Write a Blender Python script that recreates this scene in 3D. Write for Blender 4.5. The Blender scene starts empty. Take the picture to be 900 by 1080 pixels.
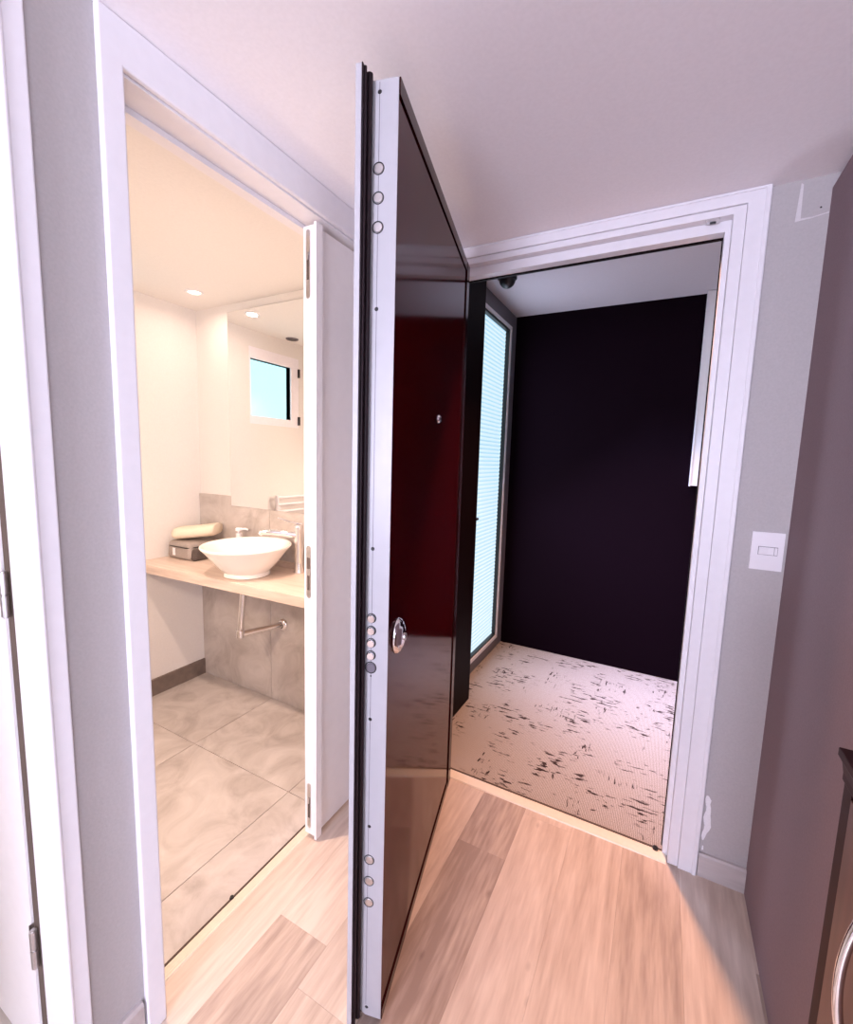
import bpy, bmesh, math, random
from mathutils import Vector, Matrix
random.seed(7)
S = bpy.context.scene
COL = S.collection
PI = math.pi

# ------------------------------------------------------------------ measured layout (metres)
XL, XR, YE, H = -0.9676, 0.3396, 1.6075, 2.1477      # hall: left wall, right wall, entry wall, ceiling
XB, YM = -2.4192, 1.6588                             # bathroom: far wall, mirror wall
YK, XW, HC = 3.0816, -0.9912, 2.3578                 # corridor: back wall, glazed side, ceiling
YR = -2.8                                            # rear end of the hall

# ------------------------------------------------------------------ materials
def new_mat(name):
    m = bpy.data.materials.new(name); m.use_nodes = True
    nt = m.node_tree; b = nt.nodes['Principled BSDF']
    return m, nt, b

def N(nt, t, **kw):
    n = nt.nodes.new(t)
    for k, v in kw.items():
        setattr(n, k, v)
    return n

def ramp(nt, fac, stops):
    r = N(nt, 'ShaderNodeValToRGB')
    e = r.color_ramp.elements
    while len(e) < len(stops): e.new(0.5)
    for i, (p, c) in enumerate(stops):
        e[i].position = p; e[i].color = (*c, 1)
    nt.links.new(fac, r.inputs[0]); return r.outputs[0]

def bump(nt, b, height, strength=0.2, dist=0.002):
    n = N(nt, 'ShaderNodeBump'); n.inputs['Strength'].default_value = strength; n.inputs['Distance'].default_value = dist
    nt.links.new(height, n.inputs['Height']); nt.links.new(n.outputs[0], b.inputs['Normal'])

def paint(name, col, rough=0.6, noise=0.03, scale=60, bmp=0.15, metal=0.0, spec=0.5):
    m, nt, b = new_mat(name)
    g = N(nt, 'ShaderNodeNewGeometry')
    n = N(nt, 'ShaderNodeTexNoise'); n.inputs['Scale'].default_value = scale; n.inputs['Detail'].default_value = 4
    nt.links.new(g.outputs['Position'], n.inputs['Vector'])
    lo = tuple(max(0, c * (1 - noise)) for c in col); hi = tuple(min(1, c * (1 + noise)) for c in col)
    nt.links.new(ramp(nt, n.outputs[0], [(0.3, lo), (0.7, hi)]), b.inputs['Base Color'])
    b.inputs['Roughness'].default_value = rough; b.inputs['Metallic'].default_value = metal
    b.inputs['Specular IOR Level'].default_value = spec
    if bmp: bump(nt, b, n.outputs[0], bmp, 0.001)
    return m

def emit(name, col, st):
    m, nt, b = new_mat(name)
    b.inputs['Base Color'].default_value = (*col, 1)
    b.inputs['Emission Color'].default_value = (*col, 1); b.inputs['Emission Strength'].default_value = st
    return m

M = {}
M['wall_grey'] = paint('grey_wall_paint', (0.435, 0.41, 0.412), 0.7, 0.04, 180, 0.25)
M['wall_white'] = paint('white_wall_paint', (0.76, 0.735, 0.715), 0.75, 0.02, 120, 0.1)
M['ceiling'] = paint('ceiling_paint', (0.90, 0.87, 0.89), 0.8, 0.02, 120, 0.1)
M['taupe'] = paint('taupe_wall_paint', (0.25, 0.178, 0.197), 0.75, 0.06, 260, 0.4, spec=0.3)
M['trim'] = paint('white_trim_paint', (0.77, 0.755, 0.79), 0.4, 0.015, 40, 0.05)
M['door_white'] = paint('white_door_lacquer', (0.84, 0.81, 0.81), 0.4, 0.015, 30, 0.04)
M['steel_white'] = paint('pale_painted_steel', (0.40, 0.395, 0.42), 0.35, 0.02, 30, 0.03)
M['steel'] = paint('brushed_steel', (0.62, 0.60, 0.60), 0.32, 0.05, 90, 0.05, metal=1.0)
M['chrome'] = paint('chrome', (0.86, 0.85, 0.86), 0.08, 0.01, 20, 0.0, metal=1.0)
M['black'] = paint('black_plastic', (0.008, 0.007, 0.009), 0.4, 0.1, 50, 0.0)
M['rubber'] = paint('dark_rubber', (0.014, 0.006, 0.009), 0.5, 0.1, 80, 0.05, spec=0.25)
M['cherry'] = paint('dark_cherry_gloss', (0.044, 0.0012, 0.0014), 0.10, 0.12, 14, 0.0, spec=0.15)
M['cherry_edge'] = paint('dark_cherry_profile', (0.024, 0.003, 0.0035), 0.16, 0.12, 14, 0.0, spec=0.22)
M['aubergine'] = paint('aubergine_corridor_wall', (0.0034, 0.00018, 0.0026), 0.8, 0.2, 200, 0.3, spec=0.06)
M['pillar'] = paint('dark_red_brown_wall', (0.0045, 0.0006, 0.0009), 0.6, 0.1, 60, 0.1, spec=0.1)
M['corr_ceiling'] = paint('corridor_ceiling_paint', (0.62, 0.57, 0.62), 0.8, 0.02, 100, 0.1)
M['alu'] = paint('grey_aluminium_frame', (0.13, 0.115, 0.14), 0.45, 0.04, 60, 0.05)
M['alu_white'] = paint('white_glazing_bead', (0.85, 0.82, 0.88), 0.4, 0.02, 60, 0.0)
M['ceramic'] = paint('white_ceramic', (0.86, 0.83, 0.79), 0.12, 0.01, 10, 0.0)
M['plastic_white'] = paint('white_plastic', (0.80, 0.78, 0.82), 0.3, 0.01, 30, 0.0)
M['grey_fabric'] = paint('grey_case_fabric', (0.34, 0.295, 0.27), 0.85, 0.2, 500, 0.4)
M['black_fabric'] = paint('black_mesh_fabric', (0.085, 0.065, 0.058), 0.8, 0.4, 300, 0.4)
M['towel'] = paint('cream_towel', (0.80, 0.70, 0.56), 0.95, 0.06, 700, 0.6)
M['dark_wood'] = paint('dark_cabinet_edge', (0.026, 0.006, 0.006), 0.5, 0.3, 30, 0.05, spec=0.15)
M['grout'] = paint('pale_grout', (0.50, 0.44, 0.40), 0.9, 0.05, 200, 0.1)
M['gap'] = paint('dark_gap', (0.10, 0.07, 0.055), 0.9, 0.05, 100, 0.0)
M['patch'] = paint('bare_plaster', (0.80, 0.78, 0.80), 0.9, 0.04, 150, 0.2)
M['filler'] = paint('smoothed_filler', (0.64, 0.61, 0.62), 0.8, 0.05, 150, 0.2)
M['bath_skirting'] = paint('grey_brown_skirting_tile', (0.175, 0.135, 0.115), 0.5, 0.15, 30, 0.1)
M['lamp'] = emit('lit_lamp_glass', (1.0, 0.86, 0.62), 6.0)
M['lamp_corr'] = emit('lit_corridor_lamp_glass', (1.0, 0.74, 0.52), 6.0)

def m_glass():
    m, nt, b = new_mat('window_glass')
    t = N(nt, 'ShaderNodeBsdfTransparent'); gl = N(nt, 'ShaderNodeBsdfGlossy'); gl.inputs['Roughness'].default_value = 0.02
    mx = N(nt, 'ShaderNodeMixShader'); mx.inputs[0].default_value = 0.05
    nt.links.new(t.outputs[0], mx.inputs[1]); nt.links.new(gl.outputs[0], mx.inputs[2])
    nt.links.new(mx.outputs[0], nt.nodes['Material Output'].inputs['Surface']); return m
M['glass'] = m_glass()

def m_mirror():
    m, nt, b = new_mat('silvered_mirror')
    g = N(nt, 'ShaderNodeNewGeometry'); n = N(nt, 'ShaderNodeTexNoise'); n.inputs['Scale'].default_value = 4
    nt.links.new(g.outputs['Position'], n.inputs['Vector'])
    nt.links.new(ramp(nt, n.outputs[0], [(0, (0.93, 0.94, 0.94)), (1, (0.95, 0.96, 0.96))]), b.inputs['Base Color'])
    b.inputs['Metallic'].default_value = 1; b.inputs['Roughness'].default_value = 0.0; return m
M['mirror'] = m_mirror()

def m_attr_wood(name, lo, mid, hi, rough=0.42, gscale=1.0, along='Y', attr=True, con=0.5):
    """wood: grain stretched along an axis, one tone per plank read from the mesh's own 'tone' colour"""
    m, nt, b = new_mat(name); L = nt.links.new
    g = N(nt, 'ShaderNodeNewGeometry')
    a = N(nt, 'ShaderNodeAttribute', attribute_name='tone')
    sep = N(nt, 'ShaderNodeSeparateColor'); L(a.outputs['Color'], sep.inputs[0])
    off = N(nt, 'ShaderNodeVectorMath', operation='SCALE'); L(a.outputs['Color'], off.inputs[0]); off.inputs['Scale'].default_value = 9.0
    add = N(nt, 'ShaderNodeVectorMath', operation='ADD'); L(g.outputs['Position'], add.inputs[0]); L(off.outputs[0], add.inputs[1])
    st = {'Y': (9, 0.9, 9), 'X': (0.9, 9, 9), 'Z': (9, 9, 0.9)}[along]
    def noise(mult, detail, dist=0.0):
        sc = N(nt, 'ShaderNodeVectorMath', operation='MULTIPLY'); L(add.outputs[0], sc.inputs[0]); sc.inputs[1].default_value = tuple(s * mult * gscale for s in st)
        n = N(nt, 'ShaderNodeTexNoise'); n.inputs['Scale'].default_value = 1; n.inputs['Detail'].default_value = detail; n.inputs['Distortion'].default_value = dist
        L(sc.outputs[0], n.inputs['Vector']); return n.outputs[0]
    n1, n2 = noise(1.6, 7, 1.2), noise(9, 4)
    ma = N(nt, 'ShaderNodeMath', operation='MULTIPLY_ADD'); L(n2, ma.inputs[0]); ma.inputs[1].default_value = 0.42; 
    mb = N(nt, 'ShaderNodeMath', operation='MULTIPLY'); L(n1, mb.inputs[0]); mb.inputs[1].default_value = 0.62; L(mb.outputs[0], ma.inputs[2])
    mc = N(nt, 'ShaderNodeMath', operation='MULTIPLY_ADD'); mc.inputs[1].default_value = con
    L(sep.outputs[0], mc.inputs[0]); L(ma.outputs[0], mc.inputs[2])
    md = N(nt, 'ShaderNodeMath', operation='SUBTRACT'); L(mc.outputs[0], md.inputs[0]); md.inputs[1].default_value = con / 2
    # knots
    kv = N(nt, 'ShaderNodeVectorMath', operation='MULTIPLY'); L(add.outputs[0], kv.inputs[0]); kv.inputs[1].default_value = {'Y': (5, 2.6, 5), 'X': (2.6, 5, 5), 'Z': (5, 5, 2.6)}[along]
    vo = N(nt, 'ShaderNodeTexVoronoi'); vo.inputs['Scale'].default_value = 1; L(kv.outputs[0], vo.inputs['Vector'])
    kr = ramp(nt, vo.outputs['Distance'], [(0.0, (0.55, 0.5, 0.48)), (0.05, (1, 1, 1))])
    col = ramp(nt, md.outputs[0], [(0.25, lo), (0.51, mid), (0.77, hi)])
    mx = N(nt, 'ShaderNodeMix', data_type='RGBA', blend_type='MULTIPLY'); mx.inputs[0].default_value = 0.8
    L(col, mx.inputs[6]); L(kr, mx.inputs[7]); L(mx.outputs[2], b.inputs['Base Color'])
    b.inputs['Roughness'].default_value = rough
    bump(nt, b, n2, 0.12, 0.001)
    return m
M['oak'] = m_attr_wood('light_oak_laminate', (0.30, 0.215, 0.175), (0.53, 0.41, 0.335), (0.70, 0.575, 0.485), con=0.6)
M['counter_wood'] = m_attr_wood('pale_oak_worktop', (0.48, 0.375, 0.31), (0.66, 0.535, 0.455), (0.76, 0.64, 0.56), along='X', con=0.0)
M['cab_wood'] = m_attr_wood('red_brown_cabinet_wood', (0.045, 0.014, 0.011), (0.085, 0.030, 0.022), (0.13, 0.052, 0.038), rough=0.35, along='Z', con=0.0)
M['threshold'] = paint('pale_metal_threshold', (0.78, 0.68, 0.55), 0.35, 0.03, 80, 0.05)
M['skirting_wood'] = m_attr_wood('greyish_oak_skirting', (0.38, 0.33, 0.32), (0.48, 0.43, 0.42), (0.56, 0.50, 0.49), along='X', con=0.0)

def m_tile():
    m, nt, b = new_mat('grey_cement_tile'); L = nt.links.new
    g = N(nt, 'ShaderNodeNewGeometry'); a = N(nt, 'ShaderNodeAttribute', attribute_name='tone')
    off = N(nt, 'ShaderNodeVectorMath', operation='SCALE'); L(a.outputs['Color'], off.inputs[0]); off.inputs['Scale'].default_value = 7
    add = N(nt, 'ShaderNodeVectorMath', operation='ADD'); L(g.outputs['Position'], add.inputs[0]); L(off.outputs[0], add.inputs[1])
    n1 = N(nt, 'ShaderNodeTexNoise'); n1.inputs['Scale'].default_value = 5; n1.inputs['Detail'].default_value = 8; n1.inputs['Distortion'].default_value = 1.4; n1.inputs['Roughness'].default_value = 0.62
    L(add.outputs[0], n1.inputs['Vector'])
    L(ramp(nt, n1.outputs[0], [(0.30, (0.39, 0.345, 0.32)), (0.5, (0.51, 0.465, 0.44)), (0.70, (0.60, 0.555, 0.53))]), b.inputs['Base Color'])
    b.inputs['Roughness'].default_value = 0.5; bump(nt, b, n1.outputs[0], 0.1, 0.001)
    return m
M['tile'] = m_tile()

def m_carpet():
    m, nt, b = new_mat('beige_loop_carpet'); L = nt.links.new
    g = N(nt, 'ShaderNodeNewGeometry')
    def sc(v, src=None):
        s = N(nt, 'ShaderNodeVectorMath', operation='MULTIPLY'); L(src or g.outputs['Position'], s.inputs[0]); s.inputs[1].default_value = v; return s.outputs[0]
    def no(v, scale=1, detail=2, rough=0.5):
        n = N(nt, 'ShaderNodeTexNoise'); n.inputs['Scale'].default_value = scale; n.inputs['Detail'].default_value = detail; n.inputs['Roughness'].default_value = rough; L(v, n.inputs['Vector']); return n.outputs[0]
    def th(f, a, c):
        r = N(nt, 'ShaderNodeMapRange', interpolation_type='SMOOTHSTEP'); r.inputs[1].default_value = a; r.inputs[2].default_value = c; L(f, r.inputs[0]); return r.outputs[0]
    def mm(op, x, y):
        q = N(nt, 'ShaderNodeMath', operation=op); L(x, q.inputs[0])
        if isinstance(y, float): q.inputs[1].default_value = y
        else: L(y, q.inputs[1])
        return q.outputs[0]
    dx = th(no(sc((17, 66, 1)), 1, 2), 0.56, 0.60)
    dy = th(no(sc((84, 15, 1)), 1, 2), 0.59, 0.63)
    patch = th(no(sc((4.6, 5.2, 1)), 1, 4, 0.65), 0.49, 0.58)
    patch2 = th(no(sc((6.3, 4.4, 1.3)), 1.1, 2), 0.57, 0.66)
    d = mm('MAXIMUM', mm('MULTIPLY', dx, patch), mm('MULTIPLY', dy, patch2))
    # woven loops
    w1 = N(nt, 'ShaderNodeTexWave'); w1.inputs['Scale'].default_value = 55; w1.inputs['Distortion'].default_value = 1.2; w1.inputs['Detail Scale'].default_value = 3; L(g.outputs['Position'], w1.inputs['Vector'])
    w2 = N(nt, 'ShaderNodeTexWave', bands_direction='Y'); w2.inputs['Scale'].default_value = 55; w2.inputs['Distortion'].default_value = 1.2; L(g.outputs['Position'], w2.inputs['Vector'])
    lo = mm('MULTIPLY', w1.outputs['Fac'], w2.outputs['Fac'])
    nz = no(sc((260, 260, 1)), 1, 2)
    hgt = mm('ADD', lo, nz)
    base = ramp(nt, mm('MULTIPLY', hgt, 0.6), [(0.2, (0.20, 0.165, 0.15)), (0.75, (0.62, 0.55, 0.51))])
    mx = N(nt, 'ShaderNodeMix', data_type='RGBA'); L(d, mx.inputs[0]); L(base, mx.inputs[6]); mx.inputs[7].default_value = (0.045, 0.028, 0.026, 1)
    L(mx.outputs[2], b.inputs['Base Color']); b.inputs['Roughness'].default_value = 0.95; b.inputs['Specular IOR Level'].default_value = 0.1
    bump(nt, b, hgt, 0.5, 0.003)
    return m
M['carpet'] = m_carpet()

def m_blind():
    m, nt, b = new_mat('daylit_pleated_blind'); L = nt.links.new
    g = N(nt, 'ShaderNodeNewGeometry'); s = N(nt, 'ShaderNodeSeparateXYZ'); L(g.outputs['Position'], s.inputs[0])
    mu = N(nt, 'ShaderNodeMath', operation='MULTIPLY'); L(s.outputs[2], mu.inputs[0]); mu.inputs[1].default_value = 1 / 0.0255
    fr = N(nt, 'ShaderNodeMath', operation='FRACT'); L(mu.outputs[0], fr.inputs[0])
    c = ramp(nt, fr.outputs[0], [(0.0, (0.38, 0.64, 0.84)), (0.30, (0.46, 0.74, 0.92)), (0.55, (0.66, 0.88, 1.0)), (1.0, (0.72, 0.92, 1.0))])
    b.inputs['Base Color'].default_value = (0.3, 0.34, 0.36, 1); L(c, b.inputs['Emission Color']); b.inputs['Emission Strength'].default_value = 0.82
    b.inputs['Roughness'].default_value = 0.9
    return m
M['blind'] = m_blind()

# ------------------------------------------------------------------ mesh helpers
def B(bm, x0, x1, y0, y1, z0, z1):
    if x0 > x1: x0, x1 = x1, x0
    if y0 > y1: y0, y1 = y1, y0
    if z0 > z1: z0, z1 = z1, z0
    v = [bm.verts.new(p) for p in ((x0,y0,z0),(x1,y0,z0),(x1,y1,z0),(x0,y1,z0),(x0,y0,z1),(x1,y0,z1),(x1,y1,z1),(x0,y1,z1))]
    for f in ((3,2,1,0),(4,5,6,7),(0,1,5,4),(1,2,6,5),(2,3,7,6),(3,0,4,7)):
        bm.faces.new([v[i] for i in f])
    return v

def box(*a):
    bm = bmesh.new(); B(bm, *a); return bm

def prism(bm, poly, d):
    """extrude a planar 3-D polygon along vector d"""
    d = Vector(d)
    a = [bm.verts.new(p) for p in poly]; b = [bm.verts.new(Vector(p) + d) for p in poly]
    bm.faces.new(a); bm.faces.new(list(reversed(b)))
    n = len(poly)
    for i in range(n):
        bm.faces.new((a[i], b[i], b[(i+1) % n], a[(i+1) % n]))
    bmesh.ops.recalc_face_normals(bm, faces=bm.faces)

def lathe(bm, prof, seg=48, c=(0,0,0), axis=(0,0,1), closed=False):
    ax = Vector(axis).normalized(); u = ax.orthogonal().normalized(); w = ax.cross(u); c = Vector(c)
    rings = []
    for r, z in prof:
        if r < 1e-6: rings.append([bm.verts.new(c + ax * z)])
        else: rings.append([bm.verts.new(c + ax * z + (u * math.cos(t) + w * math.sin(t)) * r) for t in (2*PI*i/seg for i in range(seg))])
    n = len(rings)
    for i in range(n - 1 + (1 if closed else 0)):
        a, b = rings[i], rings[(i+1) % n]
        for k in range(seg):
            k2 = (k+1) % seg
            f = [a[k % len(a)], a[k2 % len(a)], b[k2 % len(b)], b[k % len(b)]]
            g = []
            for q in f:
                if q not in g: g.append(q)
            if len(g) > 2:
                try: bm.faces.new(g)
                except ValueError: pass
    bmesh.ops.recalc_face_normals(bm, faces=bm.faces)

def tube(bm, pts, r, seg=16, cap=True):
    pts = [Vector(p) for p in pts]; n = len(pts)
    rr = r if isinstance(r, (list, tuple)) else [r] * n
    rings = []; prev = None
    for i, p in enumerate(pts):
        t = ((pts[min(i+1, n-1)] - p).normalized() + (p - pts[max(i-1, 0)]).normalized()).normalized()
        if prev is None: u = t.orthogonal().normalized()
        else: u = (prev - t * prev.dot(t)).normalized()
        prev = u; w = t.cross(u)
        rings.append([bm.verts.new(p + (u * math.cos(2*PI*k/seg) + w * math.sin(2*PI*k/seg)) * rr[i]) for k in range(seg)])
    for a, b in zip(rings, rings[1:]):
        for k in range(seg): bm.faces.new((a[k], a[(k+1) % seg], b[(k+1) % seg], b[k]))
    if cap: bm.faces.new(list(reversed(rings[0]))); bm.faces.new(rings[-1])
    bmesh.ops.recalc_face_normals(bm, faces=bm.faces)

def arc(c, r, a0, a1, n, f):
    return [f(c, r, a0 + (a1 - a0) * i / n) for i in range(n + 1)]

ORG = {}
def obj(name, bm, mat, parent=None, bev=0.0, seg=2, smooth=False, origin=None, kind=None, sharp=35):
    if bev:
        es = [e for e in bm.edges if len(e.link_faces) == 2 and e.calc_face_angle(0) > math.radians(30)]
        bmesh.ops.bevel(bm, geom=es, offset=bev, segments=seg, affect='EDGES', profile=0.5, clamp_overlap=True)
    if smooth:
        for f in bm.faces: f.smooth = True
        for e in bm.edges:
            if len(e.link_faces) == 2 and e.calc_face_angle(0) > math.radians(sharp): e.smooth = False
    vs = [v.co for v in bm.verts]
    if origin is None:
        lo = [min(v[i] for v in vs) for i in range(3)]; hi = [max(v[i] for v in vs) for i in range(3)]
        origin = Vector(((lo[0]+hi[0])/2, (lo[1]+hi[1])/2, lo[2]))
    origin = Vector(origin)
    bmesh.ops.translate(bm, verts=bm.verts, vec=-origin)
    me = bpy.data.meshes.new(name); bm.to_mesh(me); bm.free()
    me.materials.append(mat if not isinstance(mat, str) else M[mat])
    o = bpy.data.objects.new(name, me); COL.objects.link(o)
    ORG[o.name] = origin
    if parent is not None:
        o.parent = parent; o.location = origin - ORG[parent.name]
    else: o.location = origin
    if kind: o['kind'] = kind
    return o

def tag(o, label=None, cat=None, group=None, kind=None):
    if label: o['label'] = label
    if cat: o['category'] = cat
    if group: o['group'] = group
    if kind: o['kind'] = kind
    return o

def thing(name, loc, label, cat, group=None, kind=None, design=None, rotz=0):
    o = bpy.data.objects.new(name, None); COL.objects.link(o); o.location = loc; o.rotation_euler = (0, 0, rotz)
    o.empty_display_size = 0.1
    ORG[o.name] = Vector(design if design is not None else loc)
    return tag(o, label, cat, group, kind)

def struct(name, bm, mat, parent=None, **kw):
    o = obj(name, bm, mat, parent, kind=None if parent else 'structure', **kw); return o

def ushape(bm, ax, e0, e1, top, s0, s1, t0, t1, b0, b1, z0=0.0, legs=(1, 1)):
    """portal-shaped strip round an opening. ax 'x': opening runs along x, depth along y; ax 'y': the other way round.
    e0,e1 opening edges; side offsets s0..s1, top offsets t0..t1, depth b0..b1"""
    poly = [(e0-s1, z0), (e0-s1, top+t1), (e1+s1, top+t1), (e1+s1, z0), (e1+s0, z0), (e1+s0, top+t0), (e0-s0, top+t0), (e0-s0, z0)]
    if ax == 'x': prism(bm, [(a, b0, z) for a, z in poly], (0, b1-b0, 0))
    else: prism(bm, [(b0, a, z) for a, z in poly], (b1-b0, 0, 0))

def toned(bm_rects, gap, z0, z1, axis='z', tones=None):
    """slabs with one tone each (a 'tone' colour on the mesh); rects in the plane normal to axis"""
    bm = bmesh.new(); lay = bm.loops.layers.float_color.new('tone')
    for i, (a0, a1, c0, c1, t) in enumerate(bm_rects):
        n0 = len(bm.faces)
        if axis == 'z': B(bm, a0+gap/2, a1-gap/2, c0+gap/2, c1-gap/2, z0, z1)
        else: B(bm, a0+gap/2, a1-gap/2, z0, z1, c0+gap/2, c1-gap/2)
        bm.faces.ensure_lookup_table()
        c = (t, random.random(), random.random(), 1)
        for f in bm.faces[n0:]:
            for l in f.loops: l[lay] = c
    return bm

# ------------------------------------------------------------------ floors
PW = 0.176
rects = []
for k in range(-1, 9):
    x0 = -0.9 + PW * (k - 1); x1 = x0 + PW
    x0c, x1c = max(x0, XL - 0.075), min(x1, XR + 0.03)
    if x1c - x0c < 0.005: continue
    start = {3: 1.33 - 1.2, 2: 0.72, 4: 0.36, 5: 0.92, 6: 0.55, 1: 0.83}.get(k, random.uniform(0, 1.2))
    y = start - 1.2 * 4
    while y < YE + 0.03:
        y0, y1 = max(y, YR), min(y + 1.2, YE + 0.027)
        t = random.uniform(0.35, 0.75)
        if k == 3: t = 0.16 if y < 1.0 else 0.24
        if k == 2 and y < 0.2: t = 0.55
        if k == 4: t = 0.62
        if k == 5: t = 0.55
        if k == 6: t = 0.42
        if k == 7: t = 0.66
        if k in (0, 1): t = (0.72, 0.33)[int(y < 0.4 and k == 1)]
        if y1 - y0 > 0.01: rects.append((x0c, x1c, y0, y1, t))
        y += 1.2
fl = struct('floor_hall', box(XL - 0.075, XR + 0.03, YR, YE + 0.027, -0.12, -0.004), 'gap')
obj('laminate_planks', toned(rects, 0.0004, -0.004, 0.0), 'oak', fl)

bf = struct('floor_bathroom', box(XB - 0.02, XL - 0.075, -0.5, YM + 0.02, -0.12, -0.003), 'grout')
rects = []
xs = [-1.84 - 1.2, -1.84 - 0.6 - 0.0, -1.84, -1.24, -0.64]
ys = [-1.21, -0.01, 1.19, 2.39]
for i in range(len(xs) - 1):
    for j in range(3):
        a0, a1, c0, c1 = max(xs[i], XB), min(xs[i+1], XL - 0.095), max(ys[j], -0.5), min(ys[j+1], YM)
        if a1 - a0 > 0.02 and c1 - c0 > 0.02: rects.append((a0, a1, c0, c1, random.random()))
obj('floor_tiles', toned(rects, 0.003, -0.003, 0.0), 'tile', bf)

struct('floor_corridor', box(-1.1, 1.3, YE + 0.027, YK + 0.02, -0.12, 0.0), 'carpet')

# ------------------------------------------------------------------ hall shell
BY0, BY1, BTOP = 0.5248, 1.50, 2.060        # bathroom opening in the left wall
DY1 = 0.338                                 # room doorway in the left wall, right-hand edge
DY0 = -0.46
XLB = XL - 0.12                             # far face of the left wall
bm = bmesh.new()
B(bm, XLB, XL, BY1 + 0.02, YE + 0.13, 0, HC + 0.05)
B(bm, XLB, XL, DY1 + 0.012, BY0 - 0.012, 0, H + 0.05)
B(bm, XLB, XL, BY0 - 0.012, BY1 + 0.02, BTOP + 0.012, H + 0.05)
B(bm, XLB, XL, DY0 - 0.012, DY1 + 0.012, BTOP + 0.012, H + 0.05)
B(bm, XLB, XL, YR - 0.1, DY0 - 0.012, 0, H + 0.05)
struct('wall_left', bm, 'wall_grey')

EX0, EX1, ETOP = -0.762, 0.1043, 2.0576     # clear opening of the entry frame
bm = bmesh.new()
B(bm, EX1 + 0.03, 0.75, YE, 1.76, 0, HC + 0.05)
B(bm, XL, EX0 - 0.03, YE, 1.76, 0, HC + 0.05)
B(bm, EX0 - 0.03, EX1 + 0.03, YE, 1.76, ETOP + 0.05, HC + 0.05)
ent = struct('wall_entry', bm, 'wall_grey')
# bare plaster where the paint peeled, and the smoothed filler near the ceiling
def flake(pts, y, th=0.0008):
    bm = bmesh.new(); prism(bm, [(x, y, z) for x, z in pts], (0, -th, 0)); return bm
p = []
for i in range(13):
    z = 0.125 + 0.16 * i / 12
    p.append((0.213 - 0.003 * math.sin(i * 1.3), z))
q = [(0.213 + (0.004, 0.008, 0.011, 0.017, 0.021, 0.019, 0.018, 0.016, 0.016, 0.015, 0.012, 0.014, 0.006)[i], 0.125 + 0.16 * i / 12) for i in range(13)]
o = obj('peeled_paint_patch', flake(p + list(reversed(q)), YE - 0.0002), 'patch', ent); o['label'] = 'white patch of peeled paint beside the door casing'
obj('peeled_paint_patch', flake([(0.2145, 0.088), (0.220, 0.091), (0.219, 0.104), (0.2155, 0.106)], YE - 0.0002), 'patch', ent)
f_ = obj('filler_patch', flake([(0.266, 2.04), (0.30, 2.043), (0.3385, 2.05), (0.3385, 2.053), (0.305, 2.047), (0.278, 2.047), (0.2765, 2.135), (0.271, 2.14)], YE - 0.0002, 0.0012), 'filler', ent)
bm = bmesh.new(); lathe(bm, [(0, -0.001), (0.0025, -0.001), (0.0025, 0.0), (0, 0.0)], 12, (0.320, YE - 0.0002, 2.068), (0, -1, 0))
obj('nail_hole', bm, 'black', ent)

bm = bmesh.new()
B(bm, XR, XR + 0.12, 0.16, YE, 0, 2.1125)
struct('wall_right', bm, 'taupe')
# the wall above and behind the taupe facing
struct('wall_right_upper', box(XR + 0.03, XR + 0.12, 0.16, YE, 2.1125, H + 0.05), 'wall_grey')

bm = bmesh.new(); B(bm, XLB, 0.75, YR - 0.1, YE + 0.10, H, H + 0.08); B(bm, 0.75, 2.7, YR - 0.1, 0.28, H, H + 0.08)
struct('ceiling_hall', bm, 'ceiling')
struct('wall_living_front', box(XR + 0.12, 2.7, 0.16, 0.28, 0, H), 'wall_grey')
LWY0, LWY1 = -2.5, -0.75
bm = bmesh.new()
B(bm, 2.6, 2.7, YR, LWY0, 0, H); B(bm, 2.6, 2.7, LWY1, 0.16, 0, H); B(bm, 2.6, 2.7, LWY0, LWY1, 0, 0.25); B(bm, 2.6, 2.7, LWY0, LWY1, 2.05, H)
struct('wall_living_right', bm, 'wall_grey')
bm = bmesh.new()
for a in ((LWY0, LWY0 + 0.06, 0.25, 2.05), (LWY1 - 0.06, LWY1, 0.25, 2.05), (LWY0, LWY1, 0.25, 0.31), (LWY0, LWY1, 1.99, 2.05), (-1.655, -1.595, 0.25, 2.05)):
    B(bm, 2.63, 2.68, a[0], a[1], a[2], a[3])
w4 = struct('added_window_4', bm, 'trim')  # unseen window, added to bring side light onto the left wall
obj('pane', box(2.65, 2.655, LWY0 + 0.04, LWY1 - 0.04, 0.29, 2.01), 'glass', w4)
struct('floor_living', box(XR + 0.03, 2.7, YR, 0.28, -0.12, 0), 'oak')
struct('ceiling_bathroom', box(XB - 0.12, XLB, -0.6, YM + 0.12, H, H + 0.08), 'wall_white')

# rear wall of the hall with a window behind the camera
RWX0, RWX1, RWZ0, RWZ1 = -0.80, 0.20, 0.85, 2.0
bm = bmesh.new()
B(bm, XLB, RWX0, YR - 0.1, YR, 0, H); B(bm, RWX1, 2.7, YR - 0.1, YR, 0, H)
B(bm, RWX0, RWX1, YR - 0.1, YR, 0, RWZ0); B(bm, RWX0, RWX1, YR - 0.1, YR, RWZ1, H)
struct('wall_rear', bm, 'wall_grey')
bm = bmesh.new()
for a in ((RWX0, RWX0 + 0.05, RWZ0, RWZ1), (RWX1 - 0.05, RWX1, RWZ0, RWZ1), (RWX0, RWX1, RWZ0, RWZ0 + 0.05), (RWX0, RWX1, RWZ1 - 0.05, RWZ1), (-0.325, -0.275, RWZ0, RWZ1)):
    B(bm, a[0], a[1], YR - 0.07, YR - 0.02, a[2], a[3])
w3 = struct('window_3', bm, 'trim')
obj('pane', box(RWX0 + 0.04, RWX1 - 0.04, YR - 0.05, YR - 0.045, RWZ0 + 0.04, RWZ1 - 0.04), 'glass', w3)

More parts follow.
